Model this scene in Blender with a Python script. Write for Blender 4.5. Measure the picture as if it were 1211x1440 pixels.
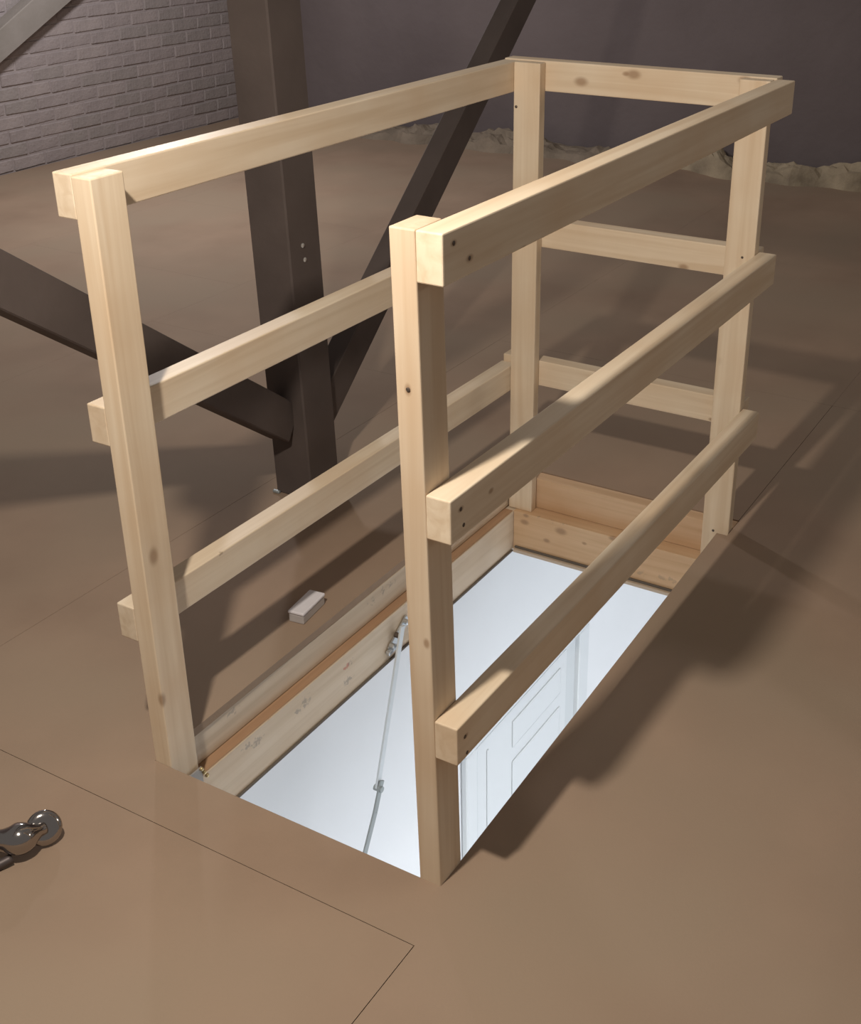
import bpy, bmesh, math, random
from mathutils import Vector, Matrix, noise

# ------------------------------------------------------------------ camera, world, lights
for o in list(bpy.data.objects):
    bpy.data.objects.remove(o)
scene = bpy.context.scene
COL = scene.collection
IW, IH = 1211, 1440
F, PPX, PPY = 1725.63, 673.37, 632.12
CAM = Vector((-1.27424, -0.8262, 1.51343))
YAW, PITCH, ROLL = 0.53139, -0.44222, -0.00517
_f = Vector((math.cos(PITCH) * math.cos(YAW), math.cos(PITCH) * math.sin(YAW), math.sin(PITCH)))
_r = Vector((math.sin(YAW), -math.cos(YAW), 0))
_u = _r.cross(_f)
RT = _r * math.cos(ROLL) + _u * math.sin(ROLL)
UP = -_r * math.sin(ROLL) + _u * math.cos(ROLL)
cd = bpy.data.cameras.new('camera')
cd.sensor_fit = 'HORIZONTAL'
cd.sensor_width = 36
cd.lens = F * 36 / IW
cd.shift_x = -(PPX - IW / 2) / IW
cd.shift_y = (PPY - IH / 2) / IW
cd.clip_start = 0.02
cam = bpy.data.objects.new('camera', cd)
COL.objects.link(cam)
M = Matrix((RT, UP, -_f)).transposed().to_4x4()
M.translation = CAM
cam.matrix_world = M
scene.camera = cam


def ray(x, y):
    return _f + RT * ((x - PPX) / F) - UP * ((y - PPY) / F)


def on(axis, val, x, y):
    """pixel -> point on the plane axis = val"""
    d = ray(x, y)
    return CAM + d * ((val - CAM[axis]) / d[axis])


world = bpy.data.worlds.new('world')
scene.world = world
world.use_nodes = True
bg = world.node_tree.nodes['Background']
bg.inputs[0].default_value = (1.0, 0.93, 0.88, 1)
bg.inputs[1].default_value = 0.185


def lamp(name, kind, loc, energy, color, size=0.03, rot=(0, 0, 0)):
    ld = bpy.data.lights.new(name, kind)
    ld.energy = energy
    ld.color = color
    if kind == 'POINT':
        ld.shadow_soft_size = size
    else:
        ld.shape = 'RECTANGLE'
        ld.size, ld.size_y = size
    lo = bpy.data.objects.new(name, ld)
    lo.location = loc
    lo.rotation_euler = rot
    COL.objects.link(lo)
    return lo


# bare bulb hanging over the near end of the hatch (found from the rail shadows)
lamp('hanging_bulb_light', 'POINT', (-0.655, 0.13, 1.90), 112, (1.0, 0.92, 0.82), 0.035)
# unseen fill light, added to brighten the far floor and walls
lamp('far_fill_light', 'POINT', (3.1, 3.5, 1.8), 96, (0.98, 0.97, 1.0), 0.08)
# and a weak one off to the right
lamp('side_bulb_light', 'POINT', (2.5, -3.5, 2.2), 32, (1.0, 0.92, 0.84), 0.15)
# ceiling panel of the white hallway below
lamp('hallway_light', 'AREA', (1.2, -1.5, -0.30), 75, (0.93, 0.96, 1.0), (2.4, 0.8))

vs = scene.view_settings
vs.view_transform = 'Standard'
vs.look = 'None'
vs.exposure = 0
vs.gamma = 1
vs.use_curve_mapping = False

# ------------------------------------------------------------------ sizes (metres)
L, W, H = 1.399, 0.632, 1.10          # opening length, width, top of guard rail
T, RH = 0.041, 0.070                  # timber section
FLOOR_T = 0.018
LEDGE = -0.092                        # top of the hatch frame
CEIL = -0.225                         # ceiling of the hallway below

# ------------------------------------------------------------------ materials
def mat_new(name):
    m = bpy.data.materials.new(name)
    m.use_nodes = True
    nt = m.node_tree
    return m, nt, nt.nodes['Principled BSDF'], nt.nodes, nt.links


def plain(name, col, rough=0.6, metal=0.0, spec=0.5):
    m, nt, b, n, l = mat_new(name)
    b.inputs['Base Color'].default_value = (*col, 1)
    b.inputs['Roughness'].default_value = rough
    b.inputs['Metallic'].default_value = metal
    b.inputs['Specular IOR Level'].default_value = spec
    return m


def mottled(name, c1, c2, scale=3.0, rough=0.8, bump=0.1, detail=6, fine=60, spec=0.3, c3=None, s3=0.7):
    m, nt, b, n, l = mat_new(name)
    tc = n.new('ShaderNodeTexCoord')
    nz = n.new('ShaderNodeTexNoise')
    nz.inputs['Scale'].default_value = scale
    nz.inputs['Detail'].default_value = detail
    rp = n.new('ShaderNodeValToRGB')
    rp.color_ramp.elements[0].position = 0.3
    rp.color_ramp.elements[1].position = 0.7
    rp.color_ramp.elements[0].color = (*c1, 1)
    rp.color_ramp.elements[1].color = (*c2, 1)
    l.new(tc.outputs['Object'], nz.inputs['Vector'])
    l.new(nz.outputs['Fac'], rp.inputs['Fac'])
    out = rp.outputs['Color']
    if c3:
        n3 = n.new('ShaderNodeTexNoise')
        n3.inputs['Scale'].default_value = s3
        n3.inputs['Detail'].default_value = 2
        l.new(tc.outputs['Object'], n3.inputs['Vector'])
        r3 = n.new('ShaderNodeMapRange')
        r3.inputs[1].default_value = 0.4
        r3.inputs[2].default_value = 0.65
        l.new(n3.outputs['Fac'], r3.inputs[0])
        mx = n.new('ShaderNodeMix')
        mx.data_type = 'RGBA'
        l.new(r3.outputs[0], mx.inputs[0])
        l.new(out, mx.inputs[6])
        mx.inputs[7].default_value = (*c3, 1)
        out = mx.outputs[2]
    l.new(out, b.inputs['Base Color'])
    nf = n.new('ShaderNodeTexNoise')
    nf.inputs['Scale'].default_value = fine
    nf.inputs['Detail'].default_value = 4
    l.new(tc.outputs['Object'], nf.inputs['Vector'])
    bp = n.new('ShaderNodeBump')
    bp.inputs['Strength'].default_value = bump
    bp.inputs['Distance'].default_value = 0.01
    l.new(nf.outputs['Fac'], bp.inputs['Height'])
    l.new(bp.outputs['Normal'], b.inputs['Normal'])
    b.inputs['Roughness'].default_value = rough
    b.inputs['Specular IOR Level'].default_value = spec
    return m


def wood(name, axis, seed, c1=(0.66, 0.515, 0.355), c2=(0.77, 0.640, 0.475), knots=(), stains=()):
    """sawn pine with the grain along axis; knots = (point, radius); stains = (point, radius, colour)"""
    m, nt, b, n, l = mat_new(name)
    tc = n.new('ShaderNodeTexCoord')
    mp = n.new('ShaderNodeMapping')
    s = [46, 46, 46]
    s[axis] = 1.6
    mp.inputs['Scale'].default_value = s
    mp.inputs['Location'].default_value = (seed * 3.17, seed * 1.31, seed * 2.23)
    l.new(tc.outputs['Object'], mp.inputs['Vector'])
    nz = n.new('ShaderNodeTexNoise')
    nz.inputs['Scale'].default_value = 1.0
    nz.inputs['Detail'].default_value = 5
    nz.inputs['Distortion'].default_value = 0.6
    l.new(mp.outputs[0], nz.inputs['Vector'])
    rp = n.new('ShaderNodeValToRGB')
    rp.color_ramp.elements[0].position = 0.32
    rp.color_ramp.elements[1].position = 0.62
    rp.color_ramp.elements[0].color = (*c1, 1)
    rp.color_ramp.elements[1].color = (*c2, 1)
    l.new(nz.outputs['Fac'], rp.inputs['Fac'])
    # broad warm / grey drift along the board
    n2 = n.new('ShaderNodeTexNoise')
    n2.inputs['Scale'].default_value = 5
    n2.inputs['Detail'].default_value = 3
    l.new(mp.outputs[0], n2.inputs['Vector'])
    mp2 = n.new('ShaderNodeMapping')
    mp2.inputs['Location'].default_value = (seed, seed * 2, seed * 3)
    l.new(tc.outputs['Object'], mp2.inputs['Vector'])
    l.new(mp2.outputs[0], n2.inputs['Vector'])
    r2 = n.new('ShaderNodeMapRange')
    r2.inputs[1].default_value = 0.35
    r2.inputs[2].default_value = 0.75
    r2.inputs[4].default_value = 0.55
    l.new(n2.outputs['Fac'], r2.inputs[0])
    mx = n.new('ShaderNodeMix')
    mx.data_type = 'RGBA'
    mx.inputs[7].default_value = (c1[0] * 0.96, c1[1] * 0.86, c1[2] * 0.76, 1)
    l.new(r2.outputs[0], mx.inputs[0])
    l.new(rp.outputs['Color'], mx.inputs[6])
    out = mx.outputs[2]
    spots = [(p, r, (0.32, 0.195, 0.11), 0.75) for p, r in knots] + [(p, r, c, 0.6) for p, r, c in stains]
    for p, r, c, amt in spots:
        sub = n.new('ShaderNodeVectorMath')
        sub.operation = 'SUBTRACT'
        sub.inputs[1].default_value = p
        l.new(tc.outputs['Object'], sub.inputs[0])
        sc = n.new('ShaderNodeVectorMath')
        sc.operation = 'MULTIPLY'
        k = [1, 1, 1]
        k[axis] = 0.6
        sc.inputs[1].default_value = k
        l.new(sub.outputs[0], sc.inputs[0])
        ln = n.new('ShaderNodeVectorMath')
        ln.operation = 'LENGTH'
        l.new(sc.outputs[0], ln.inputs[0])
        mr = n.new('ShaderNodeMapRange')
        mr.interpolation_type = 'SMOOTHSTEP'
        mr.inputs[1].default_value = r * 1.25
        mr.inputs[2].default_value = r * 0.35
        mr.inputs[3].default_value = 0
        mr.inputs[4].default_value = amt
        if amt < 0.7:
            ns = n.new('ShaderNodeTexNoise')
            ns.inputs['Scale'].default_value = 110
            ns.inputs['Detail'].default_value = 2
            l.new(tc.outputs['Object'], ns.inputs['Vector'])
            ml = n.new('ShaderNodeMath')
            ml.operation = 'MULTIPLY_ADD'
            ml.inputs[1].default_value = r * 3.2
            l.new(ns.outputs['Fac'], ml.inputs[0])
            l.new(ln.outputs['Value'], ml.inputs[2])
            mr.inputs[1].default_value = r * 2.3
            mr.inputs[2].default_value = r * 1.7
            l.new(ml.outputs[0], mr.inputs[0])
        else:
            l.new(ln.outputs['Value'], mr.inputs[0])
        mk = n.new('ShaderNodeMix')
        mk.data_type = 'RGBA'
        mk.inputs[7].default_value = (*c, 1)
        l.new(mr.outputs[0], mk.inputs[0])
        l.new(out, mk.inputs[6])
        out = mk.outputs[2]
    l.new(out, b.inputs['Base Color'])
    bp = n.new('ShaderNodeBump')
    bp.inputs['Strength'].default_value = 0.12
    bp.inputs['Distance'].default_value = 0.003
    l.new(nz.outputs['Fac'], bp.inputs['Height'])
    l.new(bp.outputs['Normal'], b.inputs['Normal'])
    b.inputs['Roughness'].default_value = 0.5
    b.inputs['Specular IOR Level'].default_value = 0.35
    return m


M_FLOOR = mottled('floor_board', (0.285, 0.197, 0.136), (0.365, 0.255, 0.178), 2.6, 0.78, 0.06, 10, 220, 0.25,
                  c3=(0.320, 0.236, 0.165), s3=1.6)
M_SUB = plain('joist_dark', (0.10, 0.075, 0.055), 0.9)
M_WHITE = mottled('white_paint', (0.80, 0.81, 0.82), (0.83, 0.84, 0.85), 1.5, 0.7, 0.02)
M_DOOR = plain('white_gloss', (0.70, 0.725, 0.735), 0.35)
M_STEELWOOD = mottled('dark_timber', (0.085, 0.065, 0.057), (0.115, 0.089, 0.078), 5, 0.75, 0.1, 6, 40, 0.25)
M_SCREW = plain('screw_steel', (0.13, 0.10, 0.08), 0.5, 0.6)
M_BOLT = plain('bolt_steel', (0.75, 0.72, 0.68), 0.35, 0.8)
M_CHROME = plain('chrome', (0.42, 0.39, 0.37), 0.12, 1.0)
M_ZINC = plain('zinc_plated', (0.62, 0.64, 0.66), 0.3, 0.9)
M_ARM = plain('arm_steel', (0.72, 0.76, 0.78), 0.4, 0.35)
M_ARM_D = plain('arm_steel_grey', (0.36, 0.39, 0.39), 0.5, 0.4)
M_BRASS = plain('brass', (0.75, 0.60, 0.33), 0.3, 0.9)
M_BOX = mottled('white_box', (0.70, 0.66, 0.67), (0.76, 0.72, 0.73), 20, 0.6, 0.02)
M_MORTAR = mottled('mortar', (0.30, 0.255, 0.247), (0.345, 0.295, 0.286), 8, 0.95, 0.4, 8, 50, 0.1)
M_BACK = mottled('dark_wall', (0.145, 0.118, 0.116), (0.190, 0.157, 0.154), 1.2, 0.95, 0.5, 8, 14, 0.1)  # dark, low-contrast tone over the whole back wall
M_RUB = mottled('rubble_lime', (0.20, 0.16, 0.115), (0.47, 0.38, 0.26), 6, 0.95, 0.6, 8, 40, 0.1)
M_RUBD = mottled('rubble_dust', (0.20, 0.16, 0.12), (0.30, 0.24, 0.18), 7, 0.95, 0.6, 8, 40, 0.1)
BRICKS = [mottled('brick_%d' % i, c, tuple(k * 1.2 for k in c), 14, 0.95, 0.5, 6, 60, 0.1)
          for i, c in enumerate([(0.275, 0.233, 0.224), (0.262, 0.226, 0.213), (0.292, 0.247, 0.235)])]
M_STRUT = mottled('old_timber', (0.215, 0.19, 0.165), (0.255, 0.225, 0.20), 6, 0.85, 0.2, 6, 40, 0.2)

# ------------------------------------------------------------------ helpers
def link(name, me, mat, parent=None, kind=None):
    o = bpy.data.objects.new(name, me)
    COL.objects.link(o)
    if mat:
        me.materials.append(mat)
    if parent:
        o.parent = parent
    if kind:
        o['kind'] = kind
    return o


def bm_obj(name, bm, mat, parent=None, kind=None, smooth=False):
    bmesh.ops.recalc_face_normals(bm, faces=bm.faces)
    me = bpy.data.meshes.new(name)
    if smooth:
        for f_ in bm.faces:
            f_.smooth = True
    bm.to_mesh(me)
    bm.free()
    return link(name, me, mat, parent, kind)


def empty(name, loc, label=None, cat=None, group=None, kind=None):
    o = bpy.data.objects.new(name, None)
    o.location = loc
    o.empty_display_size = 0.1
    COL.objects.link(o)
    if label:
        o['label'] = label
    if cat:
        o['category'] = cat
    if group:
        o['group'] = group
    if kind:
        o['kind'] = kind
    return o


def tag(o, label, cat, group=None):
    o['label'] = label
    o['category'] = cat
    if group:
        o['group'] = group


def hexa(bm, c, bevel=0.0, seg=1):
    """c: 8 corners, bottom ring 0-3 then top ring 4-7"""
    v = [bm.verts.new(p) for p in c]
    fs = []
    for q in ((3, 2, 1, 0), (4, 5, 6, 7), (0, 1, 5, 4), (1, 2, 6, 5), (2, 3, 7, 6), (3, 0, 4, 7)):
        fs.append(bm.faces.new([v[i] for i in q]))
    if bevel:
        es = list({e for f_ in fs for e in f_.edges})
        bmesh.ops.bevel(bm, geom=es, offset=bevel, segments=seg, affect='EDGES', profile=0.5)


def box_c(x0, x1, y0, y1, z0, z1):
    return [(x0, y0, z0), (x1, y0, z0), (x1, y1, z0), (x0, y1, z0), (x0, y0, z1), (x1, y0, z1), (x1, y1, z1), (x0, y1, z1)]


def box(name, x0, x1, y0, y1, z0, z1, mat, parent=None, kind=None, bevel=0.0015, seg=1, off=(0, 0, 0)):
    bm = bmesh.new()
    c = [tuple(Vector(p) - Vector(off)) for p in box_c(x0, x1, y0, y1, z0, z1)]
    hexa(bm, c, bevel, seg)
    return bm_obj(name, bm, mat, parent, kind)


def beam(bm, a, b, w, d, side, bevel=0.002):
    """rectangular bar from a to b; w across 'side', d across the other way"""
    a, b = Vector(a), Vector(b)
    t = (b - a).normalized()
    s = Vector(side)
    s = (s - t * s.dot(t)).normalized()
    n = t.cross(s)
    c = []
    for p in (a, b):
        for i, j in ((-1, -1), (1, -1), (1, 1), (-1, 1)):
            c.append(p + s * (i * w / 2) + n * (j * d / 2))
    hexa(bm, c, bevel)


def tube(bm, pts, radii, n=16, caps=True):
    rings = []
    pts = [Vector(p) for p in pts]
    ref = None
    for i, p in enumerate(pts):
        t = (pts[min(i + 1, len(pts) - 1)] - pts[max(i - 1, 0)]).normalized()
        if ref is None:
            ref = t.orthogonal().normalized()
        ref = (ref - t * ref.dot(t)).normalized()
        bi = t.cross(ref)
        rings.append([bm.verts.new(p + (ref * math.cos(2 * math.pi * k / n) + bi * math.sin(2 * math.pi * k / n)) * radii[i])
                      for k in range(n)])
    for r0, r1 in zip(rings, rings[1:]):
        for k in range(n):
            bm.faces.new((r0[k], r0[(k + 1) % n], r1[(k + 1) % n], r1[k]))
    if caps:
        bm.faces.new(rings[0][::-1])
        bm.faces.new(rings[-1])


def prism(name, poly, z0, z1, mat, parent=None, kind=None):
    bm = bmesh.new()
    lo = [bm.verts.new((x, y, z0)) for x, y in poly]
    hi = [bm.verts.new((x, y, z1)) for x, y in poly]
    bm.faces.new(lo[::-1])
    bm.faces.new(hi)
    k = len(poly)
    for i in range(k):
        bm.faces.new((lo[i], lo[(i + 1) % k], hi[(i + 1) % k], hi[i]))
    return bm_obj(name, bm, mat, parent, kind)


def catmull(pts, n=6):
    pts = [Vector(p) for p in pts]
    P = [2 * pts[0] - pts[1]] + pts + [2 * pts[-1] - pts[-2]]
    out = []
    for i in range(1, len(P) - 2):
        for k in range(n):
            t = k / n
            a, b, c, d = P[i - 1:i + 3]
            out.append(0.5 * (2 * b + (c - a) * t + (2 * a - 5 * b + 4 * c - d) * t * t + (3 * b - a - 3 * c + d) * t ** 3))
    out.append(pts[-1])
    return out


# ------------------------------------------------------------------ loft floor: sheets with open joints
floor = empty('floor', (0, 0, 0), kind='structure')
g = 0.0007
FAR, LEFT = 5.4, 4.85
FR = 0.027            # the right floor edge runs in a little towards the far end
DU = L - 0.041        # inner face of the far posts
sheets = [
    [(-2.6, -1.25 + g), (2.3 - g, -1.25 + g), (2.3 - g, -g), (L + 0.046, -g), (L + 0.046, -0.0015), (DU - 0.003, -0.0015),
     (DU - 0.003, FR * DU / L), (0, 0), (-0.0005, W), (L + 0.046, W + 0.0088), (2.3 - g, W + 0.0088), (2.3 - g, 1.19 - g), (-0.125 + g, 1.19 - g),
     (-0.125 + g, -0.03), (-2.6, -0.03)],
    [(-2.6, -0.03 + 2 * g), (-0.125 - g, -0.03 + 2 * g), (-0.125 - g, 1.19 - g), (-2.6, 1.19 - g)],
    [(L + 0.046, 0.0 + g), (2.3 - g, g), (2.3 - g, W + 0.0088 - g), (L + 0.046, W + 0.0088 - g)],
]
for r, (y0, y1) in enumerate([(-3.70, -2.47), (-2.47, -1.25), (-1.25, 0.0), (0.0, 1.19), (1.19, 2.41), (2.41, 3.63), (3.63, LEFT)]):
    g = 0.00025
    cuts = [-2.6, -0.6 + 0.5 * (r % 2), 1.84 + 0.5 * (r % 2), 4.28 - 0.5 * (r % 3), FAR]
    if r in (2, 3):
        cuts = [2.3, 4.4 - 0.7 * (r % 2), FAR]
    for a, b in zip(cuts, cuts[1:]):
        sheets.append([(a + g, y0 + g), (b - g, y0 + g), (b - g, y1 - g), (a + g, y1 - g)])
for s in sheets:
    prism('floor_panel', s, -FLOOR_T, 0.0, M_FLOOR, floor)

# joist / ceiling build-up between the loft and the hallway, with the hatch hole
HX0, HX1, HY0, HY1 = -0.03, L + 0.046, -0.03, W + 0.03
bm = bmesh.new()
for a in ((-2.6, HX0, -3.7, LEFT), (HX1, FAR, -3.7, LEFT), (HX0, HX1, -3.7, HY0), (HX0, HX1, HY1, LEFT)):
    hexa(bm, box_c(a[0], a[1], a[2], a[3], CEIL, -FLOOR_T - 0.002))
bm_obj('ceiling', bm, M_SUB, kind='structure')

# ------------------------------------------------------------------ loft walls
wl = empty('wall_left', (0, LEFT, 0), kind='structure')
box('wall_core', -2.6, FAR + 0.2, LEFT + 0.012, LEFT + 0.25, -0.02, 2.6, M_MORTAR, wl, bevel=0, off=(0, LEFT, 0))
rnd = random.Random(4)
bw, bh, j = 0.215, 0.065, 0.010
variants = []
for k in range(6):
    b2 = bmesh.new()
    c = [(p[0] + rnd.uniform(-.003, .003), p[1] + rnd.uniform(-.002, .002), p[2] + rnd.uniform(-.003, .003))
         for p in box_c(0, bw, 0.0065, 0.06, 0, bh)]
    hexa(b2, c, 0.005)
    me = bpy.data.meshes.new('brick')
    bmesh.ops.recalc_face_normals(b2, faces=b2.faces)
    b2.to_mesh(me)
    b2.free()
    me.materials.append(BRICKS[k % 3])
    variants.append(me)
for row in range(17):
    x = 2.20 + (0.5 * (bw + j) if row % 2 else 0)
    while x + bw < FAR - 0.01:
        o = bpy.data.objects.new('brick', rnd.choice(variants))
        o.location = (x, rnd.uniform(-.002, .002), 0.004 + row * (bh + j))
        o.parent = wl
        COL.objects.link(o)
        x += bw + j
box('wall_back', FAR, FAR + 0.25, -3.7, LEFT, -0.02, 2.6, M_BACK, kind='structure', bevel=0)

# lime rubble along the foot of the back wall
def rubble(name, y0, y1, h, d, mat, seed, label):
    bm = bmesh.new()
    ny, nx = int((y1 - y0) / 0.035), 12
    grid = []
    for i in range(ny + 1):
        y = y0 + (y1 - y0) * i / ny
        env = min(1, (i + .5) / 4, (ny - i + .5) / 4)
        row = []
        big = 0.65 + 0.7 * noise.noise(Vector((y * 2.3 + seed, seed, 0)))
        for k in range(nx + 1):
            t = k / nx
            p = Vector((y * 7 + seed, t * 3.0, seed * 1.7))
            z = h * env * max(0.12, big) * (math.sin(math.pi * min(1, .18 + t * .82)) if t < .9 else .35) * (1 + 0.8 * noise.noise(p) + .4 * noise.noise(p * 3.1))
            if k in (0,):
                z = -0.004
            x = FAR - 0.012 - d * (1 - t) * (0.8 + 0.35 * noise.noise(Vector((y * 4, seed, 3))))
            row.append(bm.verts.new((x, y, max(z, -0.004))))
        grid.append(row)
    for a, b in zip(grid, grid[1:]):
        for k in range(nx):
            bm.faces.new((a[k], a[k + 1], b[k + 1], b[k]))
    o = bm_obj(name, bm, mat, kind='stuff')
    tag(o, label, 'rubble')
    return o


rubble('lime_rubble', -1.2, 1.72, 0.14, 0.34, M_RUB, 3.3, 'pale crumbling lime rubble heaped along the foot of the dark wall')
rubble('dusty_rubble', 1.80, 4.30, 0.10, 0.42, M_RUBD, 8.1, 'low dusty ridge of debris along the dark wall behind the braces')

# ------------------------------------------------------------------ hallway below
BZ = -3.05
LW = 0.80
box('wall_lower_left', -1.6, 4.6, LW, LW + 0.1, BZ, CEIL, M_WHITE, kind='structure', bevel=0)
box('wall_lower_right', -1.6, 4.6, -2.6, -2.5, BZ, CEIL, M_WHITE, kind='structure', bevel=0)
box('wall_lower_back', 4.6, 4.7, -2.6, LW + 0.1, BZ, CEIL, M_WHITE, kind='structure', bevel=0)
box('wall_lower_front', -1.7, -1.6, -2.6, LW + 0.1, BZ, CEIL, M_WHITE, kind='structure', bevel=0)
box('floor_lower', -1.7, 4.7, -2.6, LW + 0.1, BZ - 0.1, BZ, M_WHITE, kind='structure', bevel=0)
# plastered hallway ceiling, with the hatch hole
bm = bmesh.new()
for a in ((-1.7, HX0, -2.6, LW + .1), (HX1, 4.7, -2.6, LW + .1), (HX0, HX1, -2.6, HY0), (HX0, HX1, HY1, LW + .1)):
    hexa(bm, box_c(a[0], a[1], a[2], a[3], CEIL - 0.012, CEIL - 0.0005))
bm_obj('ceiling_lower', bm, M_WHITE, kind='structure')
door = empty('door_1', (1.40, LW, BZ), kind='structure')
DO = (1.40, LW, BZ)
HEAD = -1.055
D0, D1 = 1.452, 2.10
M_REV = plain('door_lining_grey', (0.62, 0.65, 0.66), 0.5)
box('door_leaf', D0, D1, LW - 0.012, LW - 0.001, BZ + 0.005, HEAD, M_DOOR, door, off=DO)
for a, b in ((1.686, 2.045),):
    for z0, z1 in ((-1.215, HEAD - 0.05), (-1.95, -1.275), (BZ + 0.2, -2.10)):
        bm = bmesh.new()
        hexa(bm, [tuple(Vector(p) - Vector(DO)) for p in box_c(a, b, LW - 0.0165, LW - 0.0125, z0, z1)], 0.0035, 2)
        bm_obj('door_panel', bm, M_DOOR, door)
box('door_bead', 1.512, 1.524, LW - 0.0155, LW - 0.0125, BZ + 0.2, HEAD - 0.05, M_DOOR, door, bevel=0.002, off=DO)
for nm, a, b, z0, z1, dp, m_ in (('door_architrave', D0 - 0.085, D0 - 0.018, BZ, HEAD + 0.02, 0.024, M_DOOR),
                             ('door_lining', D0 - 0.018, D0, BZ, HEAD, 0.006, M_REV),
                             ('door_lining', D1, D1 + 0.085, BZ, HEAD, 0.006, M_REV),
                             ('door_architrave', D1 + 0.085, D1 + 0.165, BZ, HEAD + 0.02, 0.024, M_DOOR),
                             ('door_architrave', D0 - 0.085, D1 + 0.165, HEAD + 0.02, HEAD + 0.085, 0.024, M_DOOR)):
    box(nm, a, b, LW - dp, LW - 0.0005, z0, z1, m_, door, bevel=0.004, off=DO)

# ------------------------------------------------------------------ hatch frame in the opening
hatch = empty('loft_hatch', (0, 0, LEDGE), 'pine loft hatch frame set in the floor opening, with folding steel stay', 'hatch')
HO = Vector((0, 0, LEDGE))
FIN = 0.610            # inner face of the left frame board
smudge = (0.30, 0.25, 0.21)
red = (0.50, 0.09, 0.06)
def loc(ax, val, x, y):
    return tuple(on(ax, val, x, y) - HO)
wf_l = wood('pine_frame_left', 0, 1.0, (0.62, 0.50, 0.36), (0.72, 0.60, 0.46),
            stains=[(loc(1, FIN, 487, 937), .010, red), (loc(1, FIN, 494, 930), .009, smudge), (loc(1, FIN, 362, 1042), .014, smudge),
                    (loc(1, FIN, 348, 1050), .012, smudge), (loc(1, FIN, 430, 988), .016, smudge), (loc(1, FIN, 490, 956), .014, smudge),
                    (loc(1, FIN, 420, 1000), .012, smudge), (loc(1, FIN, 380, 1006), .008, (0.55, .22, .10))])
wf_b = wood('pine_frame_back', 1, 2.0, (0.56, 0.37, 0.215), (0.67, 0.47, 0.29),
            knots=[(loc(0, DU, *p), r) for p, r in (((738, 734), .009), ((789, 747), .012), ((769, 760), .007), ((862, 757), .008), ((822, 764), .005), ((740, 725), .006))],
            stains=[(loc(0, DU, *p), .012, (0.40, .29, .19)) for p in ((757, 724), (775, 730), (792, 734), (930, 812), (900, 805), (945, 815))])
wf_u = wood('pine_lining', 0, 3.0, (0.58, 0.46, 0.33), (0.68, 0.56, 0.42),
            stains=[(loc(1, W, *p), .013, smudge) for p in ((330, 1001), (540, 832), (552, 822), (525, 846))])
wf_led = wood('pine_ledge', 0, 4.0, (0.36, 0.215, 0.125), (0.45, 0.28, 0.165))
def fb(nm, x0, x1, y0, y1, z0, z1, m):
    return box(nm, x0, x1, y0, y1, z0, z1, m, hatch, bevel=0.0012, off=HO)
ZB = -0.215
fb('lining_board', 0.001, L + 0.042, W + 0.004, W + 0.028, LEDGE + 0.001, -FLOOR_T - 0.001, wf_u)
fb('frame_board', 0.0, L + 0.044, FIN, W + 0.029, ZB, LEDGE - 0.003, wf_l)
fb('ledge_strip', 0.0, L - 0.042, FIN + 0.002, W + 0.0285, LEDGE - 0.003, LEDGE, wf_led)
fb('frame_board', DU - 0.001, L + 0.044, 0.041, FIN - 0.0005, ZB, LEDGE, wf_b)
fb('lining_board', L + 0.004, L + 0.044, 0.0, W + 0.003, LEDGE + 0.001, -FLOOR_T * 0 - 0.002, wood('pine_lining_back', 1, 5.0, (0.55, 0.36, 0.21), (0.66, 0.46, 0.29)))
fb('frame_board', -0.028, L + 0.044, -0.028, 0.040, ZB, LEDGE, wf_l)
fb('frame_board', -0.028, -0.001, 0.041, FIN - 0.001, ZB, LEDGE, wf_b)
# bottom stop lip, slightly proud, with a dark seal line above it
lipm = plain('frame_lip', (0.50, 0.40, 0.30), 0.6)
sealm = plain('seal_dark', (0.12, 0.10, 0.08), 0.7)
fb('seal_strip', 0.0, DU - 0.012, FIN - 0.006, FIN - 0.0005, ZB, ZB + 0.006, sealm)
fb('seal_strip', DU - 0.008, DU - 0.0015, 0.041, FIN - 0.007, ZB + 0.010, ZB + 0.016, sealm)
fb('frame_lip', DU - 0.016, DU - 0.002, 0.041, FIN - 0.007, ZB, ZB + 0.010, lipm)
# white hatch leaf hanging open below the near edge
bm = bmesh.new()
beam(bm, Vector((0.02, 0.32, CEIL - 0.02)) - HO, Vector((0.20, 0.32, CEIL - 1.25)) - HO, 0.53, 0.03, (0, 1, 0))
bm_obj('hatch_leaf', bm, M_DOOR, hatch)
# folding stay
AV = 0.585
pA, pB, pC = on(1, AV, 566, 880), on(1, AV, 531, 1108), on(1, AV, 508, 1206)
pD = pC + (pC - pB).normalized() * 0.35
stay = None
bm = bmesh.new()
beam(bm, pA - HO, pB - HO, 0.017, 0.006, (1, 0, 0), 0.001)
stay = bm_obj('stay_arm', bm, M_ARM, hatch)
bm = bmesh.new()
off = Vector((0, -0.007, 0))
mid = pB.lerp(pC, 0.35) + Vector((0.004, 0, 0))
path = [pB - (pC - pB) * 0.12 + off, pB + off, mid + off, pC + off, pD + off]
for a, b in zip(path, path[1:]):
    beam(bm, a - HO, b - HO, 0.017, 0.005, (1, 0, 0), 0.0008)
bm_obj('stay_link', bm, M_ARM_D, hatch)
bm = bmesh.new()
tube(bm, [pB + Vector((0, .008, 0)) - HO, pB + Vector((0, -.014, 0)) - HO], [.008, .008], 14)
bm_obj('pivot_pin', bm, M_ARM_D, stay)
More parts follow.
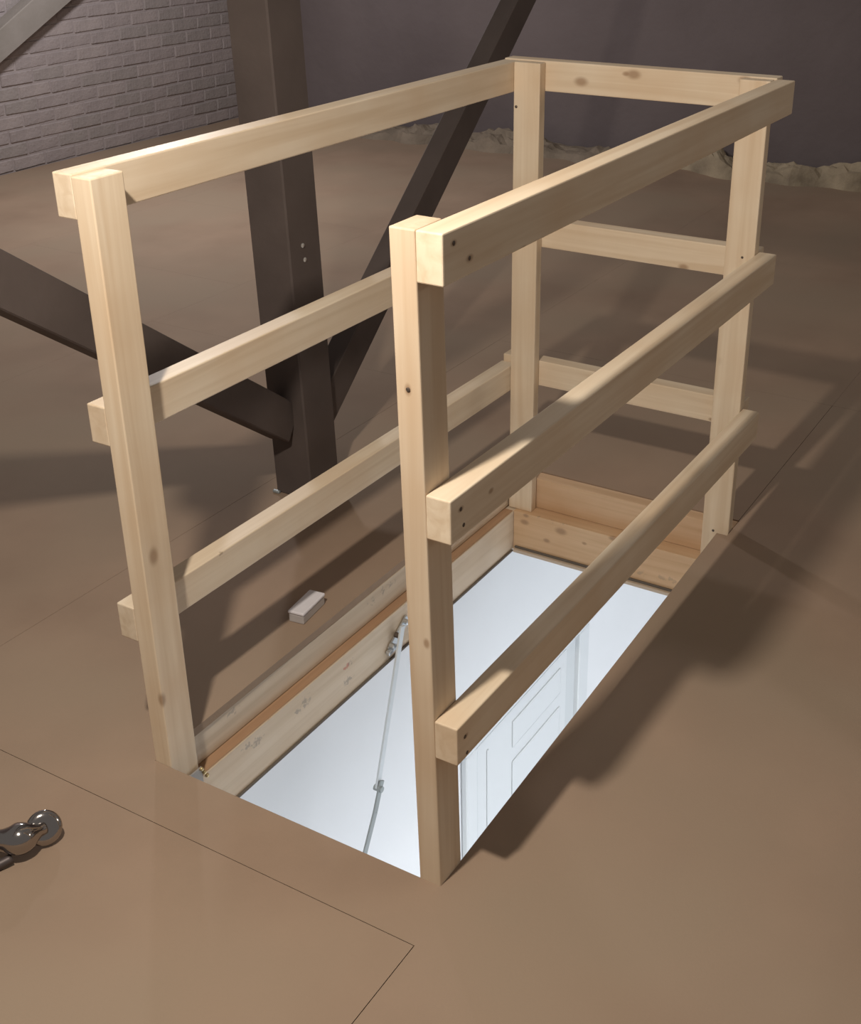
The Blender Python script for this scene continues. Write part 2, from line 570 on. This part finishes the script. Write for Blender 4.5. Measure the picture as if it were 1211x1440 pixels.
# pivot bracket on the frame board
bm = bmesh.new()
q0, q1, q2 = on(1, FIN - .004, 573, 868), on(1, FIN - .004, 548, 915), on(1, FIN - .004, 563, 900)
beam(bm, q0 - HO, q1 - HO, 0.024, 0.005, (1, 0, 0), 0.001)
beam(bm, q1 - HO + Vector((-.015, -.004, 0)), q1 - HO + Vector((.022, -.004, .004)), 0.012, 0.012, (0, 0, 1), 0.002)
brk = bm_obj('pivot_bracket', bm, M_ZINC, hatch)
for p_ in ((570, 874), (558, 893), (551, 908)):
    c = on(1, FIN - .008, *p_) - HO
    bm = bmesh.new()
    tube(bm, [c + Vector((0, .004, 0)), c + Vector((0, -.008, 0)), c + Vector((0, -.010, 0))], [.007, .007, .004], 12)
    bm_obj('rivet', bm, M_ZINC if p_[0] != 558 else M_SCREW, brk)
# steel corner bracket beside the near left post
bm = bmesh.new()
c0 = Vector((0.012, FIN - 0.035, -0.020))
hexa(bm, [tuple(Vector(p) - HO) for p in box_c(0.004, 0.070, 0.585, 0.5885, -0.115, -0.045)], 0.001)
hexa(bm, [tuple(Vector(p) - HO) for p in box_c(0.0015, 0.0045, 0.535, 0.5885, -0.115, -0.045)], 0.001)
cb = bm_obj('corner_bracket', bm, plain('dull_steel', (0.36, 0.34, 0.32), 0.6, 0.3), hatch)
for k, (x, z) in enumerate(((0.066, -0.048), (0.072, -0.060), (0.078, -0.072))):
    c = Vector((x, 0.583, z)) - HO
    bm = bmesh.new()
    bmesh.ops.create_icosphere(bm, subdivisions=2, radius=0.0045, matrix=Matrix.Translation(c))
    bm_obj('hinge_knuckle', bm, M_BRASS, cb, smooth=True)

# ------------------------------------------------------------------ guard railing
rail = empty('guard_railing', (0, 0, 0), 'new sawn pine guard railing around the floor hatch opening', 'railing')


def lean(c, lu, lv, z0):
    return [(x + lu * z / H, y + lv * z / H, z) for x, y, z in c]


def post(c, mat, bev=0.0022):
    bm = bmesh.new()
    hexa(bm, c, bev, 2)
    return bm_obj('post', bm, mat, rail)


def kn(ax, val, *ps):
    return [(tuple(on(ax, val, x, y)), r) for x, y, r in ps]


AW = 0.040
pAo = post(lean(box_c(0, 0.068, W - AW, W, LEDGE, H), -0.0014, -0.0041, 0),
           wood('pine_post_a', 2, 11, knots=kn(1, W - AW, (215, 782, .012), (228, 985, .010))))
pCo = post(lean(box_c(0, 0.066, 0, 0.0405, LEDGE, H), -0.0005, 0.0150, 0),
           wood('pine_post_c', 2, 12, (0.61, 0.47, 0.325), (0.71, 0.585, 0.435), knots=kn(0, 0, (574, 548, .006), (600, 905, .006))))
pBo = post(lean(box_c(DU + 0.012, L, W - 0.0706, W - 0.0006, LEDGE, H), 0.0008, -0.0051, 0),
           wood('pine_post_b', 2, 13, knots=kn(0, DU, (732, 508, .010), (713, 507, .008), (735, 700, .006))))
pDo = post(box_c(DU + 0.012, L, 0.001, 0.0706, LEDGE, H),
           wood('pine_post_d', 2, 14, knots=kn(0, DU, (1010, 510, .012), (1003, 746, .006), (1044, 362, .006))))


def rail_bar(nm, p0, p1, v_in, v_out, zn, zf, mat, axis=0):
    """bar along u from p0 to p1; v_in/v_out = (near, far) inner and outer faces"""
    h = RH
    c = [(p0, v_in[0], zn - h), (p1, v_in[1], zf - h), (p1, v_out[1], zf - h), (p0, v_out[0], zn - h),
         (p0, v_in[0], zn), (p1, v_in[1], zf), (p1, v_out[1], zf), (p0, v_out[0], zn)]
    bm = bmesh.new()
    hexa(bm, c, 0.0022, 2)
    return bm_obj(nm, bm, mat, rail)


Z2, Z3 = 0.7205, 0.3327
rr = []
for i, (zn, zf, e) in enumerate(((H, H, 0.0055), (Z2 + .002, Z2 - .0011, -0.0022), (Z3 + .0011, Z3 + .0009, -0.012))):
    lv = 0.0150 * (zn - RH / 2) / H
    m = wood('pine_rail_r%d' % i, 0, 21 + i,
             knots=kn(1, -T + lv, *[[(638, 342, .005), (660, 363, .006), (735, 350, .006)], [(648, 716, .005), (690, 690, .005)], [(655, 1035, .005)]][i]))
    rr.append(rail_bar('rail', -0.0005, L + e + 0.003, (lv, -0.0003), (lv - T, -T), zn, zf, m))
rl = []
for i, (zn, zf) in enumerate(((H + .0029, H), (Z2 + .0016, Z2 - .0025), (Z3 + .0039, Z3 - .0058))):
    lv0, lv1 = -0.0041 * zn / H, -0.0051 * zf / H
    m = wood('pine_rail_l%d' % i, 0, 31 + i,
             (0.64, 0.51, 0.36), (0.75, 0.63, 0.475),
             stains=kn(1, W, (0, 0, .001)) and [(tuple(on(1, W, 311, 778)), .006, (0.3, .2, .12))] if i == 2 else ())
    rl.append(rail_bar('rail', -0.0005, L, (W + lv0, W + lv1), (W + lv0 + T, W + lv1 + T), zn, zf, m))
for i, (z, ks) in enumerate(((H + .003, [(817, 115, .012), (891, 105, .012), (1047, 113, .010), (880, 104, .006)]), (0.7215, [(961, 376, .009)]), (0.346, [(1000, 590, .005)]))):
    m = wood('pine_rail_b%d' % i, 1, 41 + i, knots=kn(0, L, *ks))
    bm = bmesh.new()
    hexa(bm, box_c(L + 0.0012, L + 0.042, -0.003 if i == 0 else 0.002, W + 0.036, z - RH, z), 0.0022, 2)
    bm_obj('rail', bm, m, rail)

# screws driven through rails and posts
def screw(parent, p, n, r=0.0034, m=M_SCREW):
    p, n = Vector(p), Vector(n)
    bm = bmesh.new()
    tube(bm, [p - n * .002, p + n * .0006, p + n * .0012], [r, r, r * .6], 10)
    return bm_obj('screw', bm, m, parent)


for par, lvz, ps in ((rr[0], 1.06, ((638, 342), (660, 363))), (rr[1], .69, ((648, 716), (652, 738))), (rr[2], .30, ((654, 1036), (657, 1058)))):
    for p_ in ps:
        v = -T + 0.015 * lvz / H
        screw(par, on(1, v, *p_), (0, -1, 0))
screw(pCo, on(0, -0.0008, 574, 548), (-1, 0, 0))
screw(pBo, on(0, DU + 0.012, 726, 150), (-1, 0, 0))
screw(pDo, on(0, DU + 0.012, 1003, 746), (-1, 0, 0))
screw(pDo, on(0, DU + 0.012, 1044, 362), (-1, 0, 0), .003)

# ------------------------------------------------------------------ dark timber post with two braces
BX, BY = 1.045, 1.065
truss = empty('braced_roof_post', (BX, BY, 0), 'dark brown timber roof post with two diagonal braces beside the railing', 'roof post')
TO = Vector((BX, BY, 0))
yaw, th = math.radians(5), math.radians(35)
dd = Vector((math.cos(yaw), math.sin(yaw), 0))
PZ = 1.78
bm = bmesh.new()
hexa(bm, [(x, y + 0.042 * z / PZ, z) for x, y, z in box_c(-0.062, 0.062, -0.052, 0.067, 0.0, PZ)], 0.004)
colm = bm_obj('column', bm, M_STEELWOOD, truss)
Jn = Vector((0, 0.005, 0.20))
zz = Vector((0, 0, 1))
for sgn in (1, -1):
    th = math.radians(35 if sgn > 0 else 36.2)
    dr = dd * (sgn * math.cos(th)) + zz * math.sin(th)
    s_end = (PZ - 0.20) / math.sin(th)
    bm = bmesh.new()
    js = Jn + (Vector((0.05, 0, 0)) if sgn > 0 else Vector((0, 0.022, -0.03)))
    beam(bm, js + dr * (-0.05 if sgn > 0 else 0.075), js + dr * s_end, 0.10, 0.062, zz, 0.003)
    bm_obj('brace', bm, M_STEELWOOD, truss)
bm = bmesh.new()
beam(bm, dd * -2.6 + zz * (PZ + 0.08), dd * 2.6 + zz * (PZ + 0.08), 0.16, 0.09, zz, 0.003)
bm_obj('purlin', bm, M_STEELWOOD, truss)
for p_ in ((425, 345), (428, 365)):
    c = on(1, BY - 0.035, *p_) - TO
    bm = bmesh.new()
    tube(bm, [c + Vector((0, .003, 0)), c + Vector((0, -.003, 0)), c + Vector((0, -.005, 0))], [.006, .006, .003], 12)
    bm_obj('bolt', bm, M_BOLT, colm)
bm = bmesh.new()
hexa(bm, box_c(-0.072, -0.0625, 0.052, 0.074, 0.0, 0.008), 0.002)
bm_obj('foot_plate', bm, M_ARM_D, truss)

# pale strut leaning by the brick wall
a, b = on(1, 4.78, 70, 0), on(1, 4.78, 2, 62)
dr = (a - b).normalized()
foot = b - dr * (b.z / dr.z)
bm = bmesh.new()
beam(bm, Vector((0, 0, 0)) - dr * 0.0, dr * 3.2, 0.17, 0.09, zz, 0.004)
for v in bm.verts:
    if v.co.z < 0:
        v.co.z = 0
so = bm_obj('timber_strut', bm, M_STRUT)
so.location = foot
tag(so, 'pale old timber strut leaning up in front of the brick wall', 'strut')

# ------------------------------------------------------------------ small white box on the floor
c4 = [on(2, 0.028, *p) for p in ((404.8, 856.5), (426.6, 864.4), (456.8, 834.7), (435.5, 830.7))]
bc = sum(c4, Vector()) / 4
bx = empty('small_box', (bc.x, bc.y, 0), 'small off-white box lying on the floor beside the hatch edge', 'box')
ang = math.atan2((c4[2] - c4[1]).y, (c4[2] - c4[1]).x)
bx.rotation_euler = (0, 0, ang)
bm = bmesh.new()
hexa(bm, box_c(-0.047, 0.047, -0.019, 0.019, 0.0, 0.0215), 0.0025, 2)
bm_obj('box_body', bm, mottled('white_box_shaded', (0.46, 0.42, 0.40), (0.52, 0.48, 0.45), 20, 0.7, 0.02), bx)  # white sides given a darker colour in place of shade
bm = bmesh.new()
hexa(bm, box_c(-0.0485, 0.0485, -0.0205, 0.0205, 0.0215, 0.029), 0.003, 2)
bm_obj('box_lid', bm, M_BOX, bx)

# ------------------------------------------------------------------ chrome door handle on the floor
hp = on(2, 0, 60, 1196)
hd = empty('door_handle', (hp.x, hp.y, 0), 'shiny chrome lever door handle lying on the brown floor', 'door handle')
right = Vector((RT.x, RT.y, 0)).normalized()
away = Vector((_f.x, _f.y, 0)).normalized()
def hl(r_, a_, z_):
    return right * r_ + away * a_ + zz * z_
# rose: a thick rounded disc resting on its rim
n_ = (right * 0.38 - away * 0.72 + zz * 0.55).normalized()
rc = hl(0.0, 0.022, 0.030)
bm = bmesh.new()
prof = [(-.0085, .0), (-.008, .027), (-.005, .0300), (.002, .0300), (.006, .0275), (.008, .018), (.009, 0.0)]
tube(bm, [rc + n_ * a_ for a_, _ in prof], [max(r_, .0005) for _, r_ in prof], 32)
bm_obj('rose', bm, M_CHROME, hd, smooth=True)
pts = [rc + n_ * 0.004, hl(-0.010, 0.004, 0.036), hl(-0.032, -0.012, 0.037), hl(-0.058, -0.014, 0.036), hl(-0.085, -0.010, 0.032), hl(-0.115, -0.016, 0.026), hl(-0.150, -0.024, 0.020)]
cp = catmull(pts, 6)
rad = []
for i in range(len(cp)):
    t = i / (len(cp) - 1)
    rad.append((0.011 if t < 0.1 else min(0.0175, 0.011 + (t - 0.1) * 0.05)) + 0.0100 * math.exp(-((t - 0.32) / 0.13) ** 2))
bm = bmesh.new()
tube(bm, cp, rad, 24)
bm_obj('lever', bm, M_CHROME, hd, smooth=True)
cp2 = catmull([hl(-0.040, -0.030, 0.012), hl(-0.070, -0.052, 0.009), hl(-0.115, -0.080, 0.008)], 6)  # dark rod along the floor under the lever
bm = bmesh.new()
tube(bm, cp2, [0.0085] * len(cp2), 16)
bm_obj('dark_rod', bm, plain('dark_rod_metal', (0.10, 0.08, 0.075), 0.5, 0.5), hd, smooth=True)
